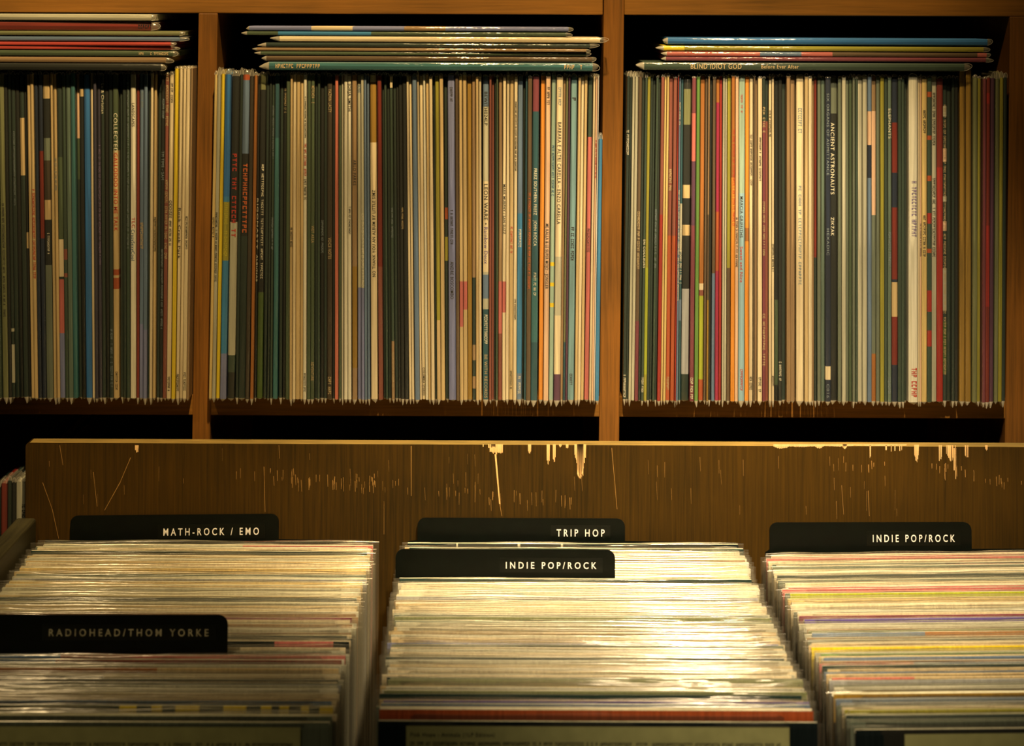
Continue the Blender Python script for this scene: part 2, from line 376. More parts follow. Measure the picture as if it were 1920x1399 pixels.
MIDDLE = """397-403 ycream;403-410 gcream;410-417 yellow !golden yellow;418-430 tblue yolive@380-490 pgrey@664-760 blue@130-370 !blue and teal with yellow lettering
431-445 dk gcream@418-668 mdg@668-700 !black and grey with tall red letters;445-451 dkg;451-465 mdg bgrey@140-290 dk@290-445 dkg@445-760 rorange@140-152 !grey-topped with orange letters;465-473 dbrown;473-480 obrown !orange-brown
480-484 dk;484-496 dk olive@130-170 green2@550-760 !black above and leaf green below;496-503 dkg;503-508 dkg;508-513 mdg;513-523 teal dteal@130-260 !wide teal;523-530 dkg;530-536 dk;536-544 oliveg
544-549 tan;549-555 cream;555-563 tan;563-569 tan;569-575.5 pcream !pale cream with red and black lettering;576-583 oliveg;583-590 oliveg;590-595 dkg;595-600 mdg;600-607 dk;607-613 dkg;613-623 dbrown !dark brown with tan capitals;623-628 dk
628-634.5 salmon !salmon;634.5-640 oliveg;640-644 gcream;645-652 pcream;652-659 pcream !pale cream with dark capitals on top;660-670 btan gold@500-690 !tan-brown with dark capitals;670-677 gcream pgrey@540-760;677-683 gcream pgrey@540-760;683-688 bgrey;688-693 bgrey
694-707 cream gold@155-268 !cream with a golden brown upper end;708-717 dred bred@500-760 !dark red;717-721 dkg;721-726 mdg;726-732 dkg;732-738 mdg btan@640-760 cream@130-165;738-744 dkg;744-749 dk;749-756 dk;756-764 dk
764-769 cream;769-774 cream;775-784 bgrey !blue-grey;784-788 cream;788-795 cream;795-800 pcream;800-806 tan;806-813 cream;813.5-817 dkg;817-825 yolive tan@600-760;825-833 tan;833.5-840 dkg rorange@390-412 yolive@445-490
840-854 pgrey !wide lilac-grey;854-861 brown;861-868 tan pink@527-612;868-876 tan pink@527-580;876-885 gold;885-892 btan dkg@520-646 dkg@675-705 dkg@728-760 !tan with dark green blocks;892-898 tan;898-903 cream
905-917 gcream bgrey@130-200 cream@340-510 bgrey@515-560 dteal@580-760 !grey, cream and dark teal lettered;917-922 bred;922-926.5 bred;927-930 dkg;930-934 oliveg;934.5-942 btan pink@527-625 bred@625-760;942-949 cream pink@527-585;949-955 cream;955-963 tan;963-970 cream
970-980 bgrey tblue@400-700 !blue-teal;980-984 dkg;984-988 dteal;988-997 brown;997-1010 dteal maroon@130-208 teal@520-640 !green-teal with pale capitals;1012-1021 orange !bright orange;1021-1031 peach;1032-1040.5 pgreen yellow@491-498 yellow@529-536 yellow@567-575 !pale green with three yellow squares
1041-1054 cream gcream@480-590 plum@700-760 !cream with long dark capitals;1054-1059 btan;1059-1063 olive dteal@640-760;1063-1067.5 plum;1068-1080 lteal !wide light teal;1081-1087 tan;1087-1093 cream;1093-1099 tan;1100-1108.5 mdg pink@256-750 !pink below a dark top;1109-1113.5 cream;1113.5-1117.5 peach;1117.5-1120 white;1120-1128 tblue !short blue"""
RIGHT = """1173-1179 dkg;1179-1183 dkg;1183-1188 gcream;1188-1194 gcream;1194-1201 brown maroon@600-760;1201-1206 dkg;1206-1211 mdg;1211-1217 yolive lime@500-700 !yellow-olive;1217-1222 dkg;1222-1227 dkg;1227-1232 mdg;1232-1236 dkg
1236-1243 red bred@130-400 !thin red;1243-1247 ycream;1247-1252 ycream;1252-1260 bred rorange@440-750;1260-1268 bred rorange@440-750;1268-1270.5 red;1271-1275 bgrey;1275-1280 dteal gcream@380-470 bgrey@560-600
1280-1294.5 dk olive@165-232 tan@345-370 tan@420-440 grey@540-700 dkg@700-760 !black, tan and grey collage;1295-1303.5 maroon pink@210-300 plum@300-420;1304-1311.5 green !grass green;1312-1321 obrown obrown@120-530 cream@530-542 bred@542-553 lime@553-710 rorange@710-750 !orange-brown above and yellow-green below;1321-1326 brown;1326-1330 gold btan@130-400 brown@400-560
1330-1335 dk;1335-1341.5 brown bgrey@510-750;1342-1349 magenta obrown@120-190 rorange@395-506 magenta@506-750 !magenta;1349-1354 red;1354.5-1359 gcream;1359-1363 gcream;1363-1370 yolive brown@500-760;1370-1378 orange obrown@130-330 orange@330-700 !bright orange;1378-1384.5 peach;1385-1397 pblue pgreen@130-360 !wide pale blue
1397-1405 orange obrown@425-450;1405-1412 cream;1412-1416 brown;1416-1420 btan;1420-1429 cream;1429-1435 maroon dkg@130-225;1435-1441 bred dkg@130-225;1442-1447 cream;1447-1452 cream;1453-1460 dk oliveg@560-720;1460-1467 dk;1467-1474 dkg
1474-1482 btan;1482-1491 btan;1493-1507 cream !widest cream;1508-1515 tan;1515-1522 cream;1522-1527 btan;1527-1532 dred dkg@480-750 !thin dark red;1533-1540 ogrey;1540-1547 ggreen
1547-1557.5 navy cream@683-708 !navy with a cream sticker;1557.5-1571 dk ogrey@130-210 !black with bold cream capitals;1571-1578 ogrey;1578-1586 gcream;1586-1592 ogrey;1592-1598 oliveg;1598-1603 ogrey;1603-1608 mdg;1608-1617 gcream;1617-1626 gcream;1626-1634 bgrey peach@205-268 navy@268-330
1634-1643 btan peach@205-400 ogrey@400-660 obrown@660-750;1643-1650 ogrey;1650-1658 yolive;1658-1664 mdg;1664-1671 ggreen;1672-1683 navy dred@226-320 navy@320-385 dred@385-520 tan@525-590 dred@590-680 !navy and dark red banded;1683-1690 mdg;1690-1696 mdg;1696-1702 dkg
1702.5-1720 pcream !pale cream with a red scrawl;1721-1725 cream;1725-1728 peach;1728-1738 ycream;1738-1747 mdg rorange@168-178 rorange@250-258 rorange@325-335 red@395-415 rorange@462-470 red@540-580 red@615-645;1747-1757 gcream
1757-1769 red dred@130-310 !bright red;1770-1778 dkg gcream@195-215 peach@275-300 gcream@365-375 peach@412-430 gcream@500-580 green2@600-700 !speckled green and cream;1778-1786 dkg;1786-1792 dkg;1792-1798 dk
1800-1811 gold;1811-1822 gold !tall golden brown;1823-1833 olive;1833-1840 yolive;1841-1848 maroon;1848-1856 dred red@418-570 red@170-190 !dark red near the right post;1857-1865 plum;1866-1874 olive;1874-1882 yolive;1882-1890 dkg"""

LEANS = {'left': [(0, -9), (60, -9), (160, -5), (250, 0), (330, 7), (360, 8)],
         'middle': [(400, 11), (470, 9), (540, 2), (650, 0), (780, -6), (910, 0), (1000, 4), (1130, 9)],
         'right': [(1175, 8), (1240, 8), (1340, 3), (1440, 0), (1800, 0), (1890, 4)]}
def interp(tab, x):
    if x <= tab[0][0]: return tab[0][1]
    for (a, b), (c, d) in zip(tab, tab[1:]):
        if x <= c: return b + (d - b) * (x - a) / (c - a)
    return tab[-1][1]

# lettering on the spines: centre x, y0, y1, words, ink, direction, letter height in px
SPINE = {
 'left': [(5, 385, 600, '~', 'k', 'd', 4), (63.5, 358, 525, '~', 'r', 'd', 5), (192.5, 160, 216, 'Lo & Christian', 'w', 'd', 5), (216.5, 215, 288, 'COLLECTED', 'w', 'd', 7), (216.5, 290, 436, 'GALLODOO INTO ME TALK', 'r', 'd', 7),
          (249.5, 196, 240, 'LANDSCAPES', 'k', 'd', 5), (250, 410, 430, 'TLC', 'r', 'd', 6), (249, 433, 491, 'CrazySexyCool', 'b', 'd', 6), (319.5, 378, 411, 'ODDISEE', 'k', 'd', 5.5), (319.5, 416, 462, '~', 'k', 'd', 4), (320, 158, 195, '~', 'k', 'd', 4),
          (337, 392, 487, 'Rock Creek Park', 'k', 'd', 4.5), (350, 405, 470, '~', 'k', 'd', 4), (265, 420, 470, '~', 't', 'd', 6), (265, 165, 205, '~', 'g', 'd', 5), (290, 410, 475, '~', 'k', 'd', 4), (303.5, 188, 225, '~', 'g', 'd', 4), (303.5, 286, 340, 'TM TIME - 2AM', 'g', 'd', 5), (303.5, 470, 620, '~', 'g', 'd', 3.5),
          (311, 140, 240, '~', 't', 'd', 5), (311, 340, 490, '~', 't', 'd', 5), (319.5, 708, 736, '~', 'k', 'd', 4), (337, 703, 735, '~', 'k', 'd', 4), (350, 700, 735, '~', 'k', 'd', 4), (217, 700, 735, '~', 'k', 'd', 4), (26, 250, 390, '~', 'g', 'd', 3), (104, 300, 360, '~', 'g', 'd', 3.5), (186, 275, 500, '~', 'p', 'd', 4), (207, 620, 730, '~', 'g', 'd', 4), (239, 155, 470, '~', 'g', 'd', 3.5), (90, 440, 480, '~', 'w', 'd', 4)],
 'middle': [(438, 290, 450, '~~', 'r', 'd', 8), (458, 300, 437, '~~', 'o', 'd', 8), (424, 382, 488, '~', 'y', 'd', 6), (406, 400, 530, '~', 'k', 'd', 3.5), (400, 410, 450, '~', 'k', 'd', 3.5), (482, 374, 470, 'RIGONASTY', 'w', 'd', 4), (482, 480, 530, 'ALBUNAS', 'w', 'd', 4), (491, 310, 525, '~~', 'w', 'd', 4),
            (510, 200, 300, '~', 'g', 'd', 4), (510, 410, 470, '~', 'g', 'd', 4), (533, 168, 215, '~', 't', 'd', 4.5), (547, 425, 465, '~', 'k', 'd', 4), (572.3, 270, 330, '~', 'r', 'd', 4.5), (572.3, 334, 375, '~', 'k', 'd', 4.5), (572.3, 182, 260, '~', 'k', 'd', 2.5), (572.3, 700, 735, '~', 'k', 'd', 3.5), (586.5, 162, 197, '~', 't', 'd', 6), (586.5, 424, 456, 'WET AREA', 't', 'd', 5.5), (586.5, 679, 714, 'ADVENTURE', 't', 'd', 5.5),
            (603.5, 415, 480, '~', 'g', 'd', 4), (618, 168, 212, 'YAZMIN LACEY', 't', 'd', 6), (618, 447, 487, 'VOICE NOTES', 't', 'd', 6), (618, 708, 740, '~', 't', 'd', 6), (655.5, 157, 209, 'JORJA SMITH', 'k', 'd', 6), (655.5, 388, 440, '~', 'k', 'd', 3.5), (665, 300, 348, 'ARLO PARKS', 'k', 'd', 5.5), (680, 400, 540, '~', 'w', 'd', 4.5), (673.5, 160, 178, '~', 'b', 'd', 5),
            (700.5, 357, 520, 'NO THANK YOU AN ALBUM BY LITTLE SIMZ', 'k', 'u', 5.5), (735, 390, 450, '~', 'g', 'd', 3.5), (735, 660, 730, '~', 't', 'd', 4), (754, 390, 430, '~', 't', 'd', 3),
            (847, 163, 190, '~', 'k', 'd', 5), (847, 390, 462, '~', 'k', 'd', 5), (847, 490, 560, 'ANDRE BOSCOMBO', 'k', 'd', 6), (791.5, 690, 742, 'COLUMBIA STEREO', 'k', 'd', 4), (911, 172, 235, 'BEWITH024LP', 'k', 'd', 6), (911, 345, 421, 'LEON WARE \u2022', 'k', 'd', 7), (911, 426, 495, 'Rainbow Deux', 'p', 'd', 7), (911, 590, 646, '~', 'w', 'd', 6), (911, 665, 746, 'BE WITH RECORDS', 't', 'd', 5.5),
            (945.5, 345, 438, 'MARK MURPHY / SAN SUZZ', 'k', 'd', 4.5), (959, 425, 475, '~', 'r', 'd', 4), (966.5, 190, 320, '~', 'k', 'd', 3), (966.5, 560, 600, '~', 'k', 'd', 3), (959, 695, 730, '~', 'k', 'd', 3.5), (975, 430, 466, '~', 'w', 'd', 5), (975, 705, 740, '~', 'w', 'd', 5), (992.5, 360, 540, '~', 'o', 'd', 4), (1003.5, 315, 402, 'FREEZ SOUTHERN FREEZ', 'w', 'd', 5.5), (1003.5, 412, 460, 'JOHN ROCCA', 'w', 'd', 5.5), (1003.5, 510, 556, '~', 'w', 'd', 5),
            (1026, 162, 195, '~', 'k', 'd', 5), (1026, 418, 540, 'ME KALLA & LE SUPER MOJO - JONGLER', 'k', 'd', 5.5), (1047.5, 228, 419, 'BARBARA E ALTRI CARELLA \u2013 ENZO CARELLA', 'k', 'd', 6.5), (1047.5, 163, 198, '~', 'g', 'd', 5), (1036, 272, 366, '~', 'b', 'd', 4.5), (1074, 425, 488, '~', 'k', 'd', 6), (1074, 182, 190, '~~', 'k', 'd', 7), (1074, 700, 722, '~', 'k', 'd', 5), (1104, 428, 474, '~', 'k', 'd', 4.5), (1116.5, 262, 335, '~', 'r', 'd', 4)],
 'right': [(1176, 243, 290, '~', 'w', 'd', 4.5), (1176, 703, 745, '~', 'w', 'd', 5), (1197.5, 395, 505, '~', 't', 'd', 5), (1208.5, 447, 500, 'EN COULEURS', 'w', 'd', 4.5), (1208.5, 705, 736, '~', 'w', 'd', 4.5), (1229.5, 390, 500, '~', 'g', 'd', 3.5), (1256, 312, 356, '~', 't', 'd', 5.5), (1256, 705, 736, '~', 't', 'd', 5), (1273, 190, 233, '~', 'w', 'd', 4), (1273, 355, 562, '~', 'w', 'd', 4), (1277.5, 420, 530, '~', 'w', 'd', 3.5),
           (1299, 705, 745, '~', 'w', 'd', 5), (1375, 240, 420, '~', 'r', 'd', 4), (1381, 405, 500, '~', 'k', 'd', 3.5), (1390.5, 366, 443, 'MARCIA GRIFFITHS', 'k', 'd', 5.5), (1390.5, 460, 527, 'Sweet and Nice', 'r', 'd', 5.5), (1391, 690, 734, '~', 'r', 'd', 5), (1390.5, 175, 210, '~', 'r', 'd', 3.5), (1408.5, 250, 345, '~', 'k', 'd', 3.5), (1408.5, 704, 732, '~', 'k', 'd', 4.5), (1424.5, 255, 337, '~', 'k', 'd', 4), (1424.5, 704, 732, '~', 'k', 'd', 4.5),
           (1432, 198, 245, '~~', 't', 'd', 5), (1432, 375, 476, '~', 't', 'd', 4), (1432, 585, 690, '~~', 't', 'd', 5), (1444.5, 205, 255, '~', 'k', 'd', 3.5), (1449.5, 455, 506, '~', 'k', 'd', 3.5), (1449.5, 702, 722, '~', 'k', 'd', 3.5), (1463.5, 676, 712, '~', 'w', 'd', 4.5), (1500, 200, 246, '~', 'g', 'd', 7), (1500, 340, 530, '~~~', 'g', 'd', 5), (1552, 172, 325, 'SIX ORGANS OF ADMITTANCE', 'g', 'd', 4.5), (1552, 425, 475, 'HEXADIC', 'g', 'd', 4.5), (1552, 716, 742, 'C016', 'g', 'd', 4.5),
           (1562.5, 227, 362, 'ANCIENT ASTRONAUTS', 'w', 'd', 7), (1562.5, 405, 440, 'ZIKZAK', 'w', 'd', 6), (1667.5, 200, 256, 'ELEPHANTS', 'w', 'd', 5), (1667.5, 425, 502, '~', 'g', 'd', 5), (1713, 335, 440, '~', 'p', 'd', 9), (1713, 685, 740, '~', 'r', 'd', 10), (1733, 200, 248, '~', 'k', 'd', 5), (1733, 400, 477, '~', 'k', 'd', 5), (1726.5, 415, 477, '~', 'k', 'd', 2.5), (1752, 170, 270, '~', 'k', 'd', 5), (1752, 330, 480, '~', 'k', 'd', 5), (1774, 190, 700, '~', 't', 'd', 4.5), (1666, 700, 735, '~', 'g', 'd', 5)],
}
TAGS = ['MATH-ROCK / EMO', 'TRIP HOP', 'INDIE POP/ROCK', 'RADIOHEAD/THOM YORKE', 'BLIND IDIOT GOD', 'Before Ever After', 'Fink Hope - Animals (1LP Edition)']
TXT = tri_text(sorted({t[3] for v in SPINE.values() for t in v if t[3][0] != '~'} | set(TAGS)))

SEED = [1000]
def add_lettering(parent, s, length, height, fn, m):
    SEED[0] += 1
    v2, fs = text_quads(s, length, height, SEED[0])
    if not fs: return
    return obj('lettering', mesh('lettering', [fn(a, b) for a, b in v2], fs, [m]), parent)

STACKX = {'left': (-400, 345), 'middle': (470, 1120), 'right': (1215, 1860)}
def shelf_row(text, bay):
    recs = []
    for it in text.replace('\n', ';').split(';'):
        it = it.strip()
        if not it: continue
        mark = None
        if '!' in it: it, mark = it.split('!'); mark = mark.strip()
        tk = it.split()
        a, b = tk[0].rsplit('-', 1) if not tk[0].startswith('-') else (None, None)
        if a is None:
            s = tk[0][1:]; i = s.index('-'); a = '-' + s[:i]; b = s[i + 1:]
        recs.append((float(a), float(b), tk[1], [(q.split('@')[0], *map(float, q.split('@')[1].split('-'))) for q in tk[2:]], mark))
    used = {}; last = None; cnt = 0; out = []
    for x0, x1, key, segs, mark in recs:
        xc = (x0 + x1) / 2; ln = interp(LEANS[bay], xc)
        short = mark == 'short blue'
        H = 0.3145 + R.uniform(-.0012, .0010)
        if short: H = 0.254
        if key == 'gold' and bay == 'right' and 1795 < xc < 1825: H = 0.3225
        if mark == 'bright yellow' or (bay == 'left' and xc > 333): H = 0.3205
        pb = P(xc - ln * .57, 749, YR); pt = P(xc + ln * .43, 141, YR)
        tilt = math.atan2(pt.x - pb.x, pt.z - pb.z)
        gl = abs(interp(LEANS[bay], x1) - interp(LEANS[bay], x0)) / F * YR
        t = (x1 - x0) / F * YR - 0.0003 - gl * 1.05
        pm = COL[key][0]
        if mark:
            last = mark.replace(' with ', ' spine with ', 1) if ' with ' in mark else 'spine that is ' + mark if (' below ' in mark or ' above ' in mark or ' near ' in mark) else mark + ' spine'
            label = f'record with a {last}, {bay} shelf bay' if 'that is' not in last else f'record spine, {mark}, in the {bay} shelf bay'; cnt = 0
        else:
            cnt += 1
            ref = last if last else 'left upright'
            label = f'{pm} record spine, {ordw(cnt)} to the right of the {ref}, {bay} bay'
            if len(label.split()) > 16: label = f'{pm} record, {ordw(cnt)} right of the {ref}, {bay} bay'
            if len(label.split()) > 16: label = f'{pm}, {ordw(cnt)} right of {ref}'
        root = thing('vinyl_record', label, 'record', (pb.x, YR + R.uniform(-.0025, .003) + (.004 if 'dk' in key else 0), ZS + 0.0003), f'upright records in the {bay} shelf bay')
        root.rotation_euler = (0, tilt, 0)
        ztop = P(xc, 141, YR).z; k = 0.315 / 608.0
        def zof(y): return (749 - y) * k
        sg = [(0, H, key)] + [(max(0, zof(y1)), min(H, zof(y0)), c) for c, y0, y1 in segs]
        sg = [s for s in sg if s[1] > s[0] + .0005]
        obj('jacket', jacket(t, H, .312, sg), root)
        s0, s1 = STACKX[bay]
        tip1 = R.uniform(.0015, .0032) if s0 < xc < s1 else R.uniform(.003, .007)
        if H > .318: tip1 = .002
        obj('outer_sleeve', sleeve(t, H, .314, R.choice((.0012, .0025, .004, .005, .0065)), tip1, R), root)
        out.append((xc, x0, x1, root, t))
    for (tx, y0, y1, s, ink, dr, hp) in SPINE[bay]:
        rec = min(out, key=lambda r: 0 if r[1] <= tx <= r[2] else abs(r[0] - tx))
        root = rec[3]; k = 0.315 / 608.0
        h = min(hp * k, rec[4] * .86); L = (y1 - y0) * k; zt = (749 - y0) * k; zb = (749 - y1) * k
        off = (tx - rec[0]) * k; off = max(-(rec[4] - h) / 2, min((rec[4] - h) / 2, off))
        yf = -0.00015
        if dr == 'd': fn = lambda a, b: (off + b - h / 2, yf, zt - a)
        else: fn = lambda a, b: (off - b + h / 2, yf, zb + a)
        add_lettering(root, s, L, h, fn, INK[ink])
shelf_row(LEFT, 'left'); shelf_row(MIDDLE, 'middle'); shelf_row(RIGHT, 'right')

# ------------------------------------------------------------------ records lying flat on the upright ones
STACK = {
 'left': [(290, 26.5, 39.5, 'gcream'), (288, 41, 58, 'dred'), (343, 59, 68, 'olive'), (343, 69, 78, 'bgrey'), (327, 79, 86.5, 'sred'), (327, 87, 94, 'sred'), (332, 95, 106, 'oliveg'), (318, 107, 118, 'btan'), (310, 119, 133, 'dk')],
 'middle': [(1072, 51, 60, 'pgrey'), (1068, 61, 69, 'oliveg'), (1131, 70, 81, 'cream'), (1112, 82, 91, 'dkg'), (1105, 91.5, 98, 'btan'), (1106, 98.5, 106, 'oliveg'), (1116, 107, 117, 'brown'), (1117, 118, 134, 'teal')],
 'right': [(1858, 73, 86, 'blue'), (1850, 88, 98, 'yolive'), (1856, 99, 108, 'pink'), (1854, 108.5, 117, 'maroon'), (1813, 119, 134, 'mdg')]}
SL = {'left': None, 'middle': [470, 462, 522, 497, 480, 487, 498, 503], 'right': [1256, 1248, 1252, 1259, 1216]}
STWORD = {'left': 'stack in the left bay', 'middle': 'stack in the middle bay', 'right': 'stack in the right bay'}
for bay, rows in STACK.items():
    n = len(rows)
    for i, (xr_, y0, y1, key) in enumerate(rows):
        Y = 1.8995 - i * .0007 + R.uniform(-.0003, .0003)
        H = .3145 if not SL[bay] else (xr_ - SL[bay][i]) / F * 1.897 - .004
        H = min(max(H, .309), .325)
        ym = (y0 + y1) / 2; b = P(xr_, ym, 1.897); t = (y1 - y0) / F * 1.897 - .0005
        pos = 'top' if i == 0 else 'bottom' if i == n - 1 else ordw(i + 1) + ' from the top'
        xoff = P(929, 0, 1.897).x
        lev = P(929, ym + (929 - (xr_ - 300)) * -0.0 , 1.897).z
        root = thing('vinyl_record', f'{COL[key][0]} record lying flat, {pos} of the {STWORD[bay]}' if pos not in ('top',) else f'{COL[key][0]} record lying flat on top of the {STWORD[bay]}',
                     'record', (b.x - H - .003, Y, b.z), f'records lying flat in the {bay} bay')
        root.rotation_euler = (0, math.radians(90) + R.uniform(-.0004, .0004), R.uniform(-.01, .01))
        sg = [(0, H, key)]
        if bay == 'right' and i == 2: sg += [(.24, .26, 'pgrey'), (.09, .13, 'bgrey'), (.0, .06, 'pink'), (.16, .3, 'brown')]
        if bay == 'right' and i == 1: sg += [(0, .02, 'yellow')]
        if bay == 'middle' and i == 7: sg += []
        if bay == 'middle' and i == 0: sg += [(.06, .1, 'cream'), (.15, .19, 'btan')]
        if bay == 'middle' and i == 1: sg += [(.03, .12, 'tblue')]
        obj('jacket', jacket(t, H, .312, sg), root)
        obj('outer_sleeve', sleeve(t, H, .314, R.uniform(.003, .010), R.uniform(.003, .008), R, .012), root)
        k = 1.897 / F
        def let(s, xa, xb, ya, yb, ink):
            z0 = H - (xr_ - xa) * k + .003
            hh = (yb - ya) * k
            # local z runs to the right in the picture, local x runs down
            return add_lettering(root, s, (xb - xa) * k, hh, lambda a, c: (hh / 2 - c, -.0006, z0 + a), INK[ink])
        if bay == 'right' and i == 4: let('BLIND IDIOT GOD', 1295, 1390, 122, 131, 't'); let('Before Ever After', 1427, 1497, 123, 130, 't')
        if bay == 'middle' and i == 7: let('~', 517, 602, 122, 130, 't'); let('~', 1058, 1092, 122, 130, 't')
        if bay == 'left' and i == 1: let('~', 258, 284, 46, 53, 'k')
        if bay == 'left' and i == 6: let('~', 262, 318, 97, 102, 't')

# ------------------------------------------------------------------ records on the lower shelf, seen past the end of the bin
for i, (x0, x1, key, ytop, nm) in enumerate(((-12, -1, 'dkg', 915, 'dark green'), (0, 12, 'dred', 908, 'dark red'), (12.5, 20, 'dkg', 903, 'dark green'), (20.5, 28, 'dk', 906, 'near-black'),
                                        (28.5, 45, 'gcream', 905, 'greyish cream'), (46, 54, 'dkg', 905, 'dark green'), (55, 63, 'tan', 905, 'tan'))):
    xc = (x0 + x1) / 2; p = P(xc, ytop, YR); H = p.z - ZS2 - .0003
    where = ['leftmost on the lower shelf', 'on the lower shelf beyond the bin end', 'right of the dark red one, lower shelf', 'left of the greyish cream one, lower shelf', 'on the lower shelf against the bin end', 'on the lower shelf hidden behind the bin end', 'on the lower shelf deepest behind the bin end'][i]
    root = thing('vinyl_record', f'{nm} record spine {where}', 'record', (p.x, YR + .004, ZS2 + .0003), 'records on the lower shelf')
    obj('jacket', jacket((x1 - x0) / F * YR - .0005, H, .312, [(0, H, key)]), root)
    obj('outer_sleeve', sleeve((x1 - x0) / F * YR - .0005, H, .314, .003, .004, R), root)
    if i == 4: add_lettering(root, '~', .06, .003, lambda a, b: (b + .0015, -.0004, H - .02 - a), INK['k'])

# ------------------------------------------------------------------ the browsing bin
YP = 1.888                          # front face of the back board
zb = ZC - .838                      # top of the bin bottom
bin_ = thing('record_bin', 'scratched dark wooden browsing bin full of records in front of the shelf', 'bin', (0, 1.64, 0))
def comb(x0, x1, y0, y1, seed, taper=0.0, dens=1.0):
    """pixels of a bare patch with a ragged grainy lower edge -> list of quads"""
    r = random.Random(seed); q = []; x = x0
    while x < x1:
        wd = r.uniform(.9, 2.2)
        t = abs((x + wd / 2 - (x0 + x1) / 2) / ((x1 - x0) / 2 + .01))
        L = (y1 - y0) * (1 - taper * t ** 1.2) * r.uniform(.82, 1.0)
        if r.random() < dens: q.append([(x, y0), (min(x1, x + wd), y0), (min(x1, x + wd) - .2, y0 + L), (x + .2, y0 + L * r.uniform(.9, 1))])
        x += wd
    return q
def scr(xa, ya, xb, yb, wd):
    return [[(xa - wd / 2, ya), (xa + wd / 2, ya), (xb + wd / 3, yb), (xb - wd / 3, yb)]]
Q = []
for a in ((1077, 1099, 834, 905, 1, .75), (1082, 1094, 834, 906, 2, .2), (918, 943, 834, 853, 3, .2), (990, 996, 834, 854, 4, .3), (1025, 1031, 834, 873, 5, .3), (1036.5, 1042, 834, 870, 6, .3), (1048, 1053, 834, 840, 7, .5),
          (1061, 1066, 834, 842, 8, .3), (1450, 1480, 834, 843, 9, .5), (1480, 1526, 834, 839, 10, .2), (1526, 1546, 834, 842, 11, .6), (1546, 1600, 834, 838, 12, .3), (1600, 1700, 834, 837, 13, .3), (1580, 1588, 834, 843, 33, .4), (1714, 1723, 835, 871, 14, .5),
          (253, 260, 836, 852, 15, .5), (1847, 1852, 836, 846, 31, .3)):
    Q += comb(a[0], a[1], a[2] - 1.0, a[3], a[4], a[5])
for a in ((1752, 1766, 835, 872, 20, .3, .5), (1774, 1792, 835, 868, 21, .5, .75), (1788, 1800, 840, 905, 22, .3, .4), (1806, 1820, 835, 862, 23, .3, .4), (1660, 1695, 835, 848, 24, .3, .3), (1628, 1634, 835, 860, 25, .2, .5), (905, 930, 833, 840, 26, .2, .5)):
    Q += comb(*a)
NCHIP = len(Q)
Q += scr(929, 852, 937, 945, 3.2) + scr(937, 945, 941, 968, 1.2) + scr(771, 836, 771, 930, 1.6) + scr(1147, 840, 1157, 955, 1.0) + scr(245, 858, 225, 905, 1.2) + scr(225, 905, 196, 957, 1.5) + scr(80, 905, 98, 955, 1.1) + scr(98, 955, 110, 1010, 1.1) + scr(175, 885, 182, 950, 1.0) + scr(112, 835, 118, 872, 1.0) + scr(495, 875, 497, 960, .9) + scr(523, 835, 524, 860, .8) + scr(1628, 920, 1630, 968, 1.0) + scr(1578, 910, 1582, 965, .7) + scr(720, 1002, 720, 940, .6)
rs = random.Random(5)
for (x0, x1, y0, y1, n, L, wd) in ((435, 560, 878, 898, 14, 16, .9), (545, 645, 884, 905, 20, 18, 1.1), (655, 720, 888, 905, 14, 16, 1.2), (640, 770, 898, 915, 12, 14, .7), (790, 900, 900, 925, 14, 22, .8), (895, 1080, 918, 940, 22, 22, .9), (1555, 1665, 855, 872, 7, 16, 1.1), (1620, 1665, 862, 880, 4, 18, 1.3),
                             (1745, 1830, 868, 890, 14, 18, 1.4), (1840, 1920, 890, 905, 9, 14, 1.0), (560, 1100, 840, 900, 14, 26, .5), (1200, 1700, 850, 960, 22, 30, .5), (60, 500, 840, 930, 8, 22, .5)):
    for _ in range(n):
        x = rs.uniform(x0, x1); y = rs.uniform(y0, y1); l = L * rs.uniform(.4, 1.3)
        Q += scr(x, y, x + l * rs.uniform(-.02, .06), y + l, wd * rs.uniform(.5, 1.1))
xpl, xpr = P(48, 830, YP).x, .60
zpt = P(929, 834, YP).z
rr = .004
outline = [(xpl, .0 + .30), (xpr, .30), (xpr, zpt)] + [(xpl + rr - rr * math.sin(a), zpt - rr + rr * math.cos(a)) for a in (0, .4, .8, 1.2, 1.57)]
vs, fs = prism(outline, YP, YP + .018)
idx = [0, 0] + [0 if i != 2 else 2 for i in range(len(outline))]
for iq, q in enumerate(Q):
    b = len(vs)
    vs += [tuple(P(x, y, YP - .0002)) for x, y in q]
    fs.append((b, b + 1, b + 2, b + 3)); idx.append(1 if iq < NCHIP + 1 else 3)
o = obj('back_board', mesh('back_board', [(v[0], v[1] - 1.64, v[2]) for v in vs], fs, [W_PANEL, W_BARE, W_EDGE, W_SCRATCH], idx), bin_)
ztop = ZC - .4965
sx = -.4395
W_SIDE = wood('dark_side_wood', (36, 29, 12), (66, 53, 22), (190, 12, 190), 0.55, 0.3)
part('side_board', *box(sx - .019, sx, 1.33, YP - .0002, .30, ztop), W_SIDE, bin_, .002)
part('side_board', *box(.581, .60, 1.33, YP - .0002, .30, ztop), W_SIDE, bin_, .002)
part('bottom_board', *box(sx, .581, 1.33, YP - .0002, zb - .018, zb), W_PANEL, bin_)
part('front_board', *box(sx - .019, .60, 1.312, 1.33, .30, ZC - .62), W_PANEL, bin_, .002)
part('partition', *box(-.1030, -.0970, 1.33, YP - .0002, zb, ZC - .66), W_PANEL, bin_)
part('partition', *box(.2425, .2455, 1.33, YP - .0002, zb, ZC - .66), W_PANEL, bin_)
for x in (sx - .019, .56):
    for y in (1.315, 1.862):
        part('leg', *box(x, x + .04, y, y + .04, 0, .30), W_PANEL, bin_, .002)

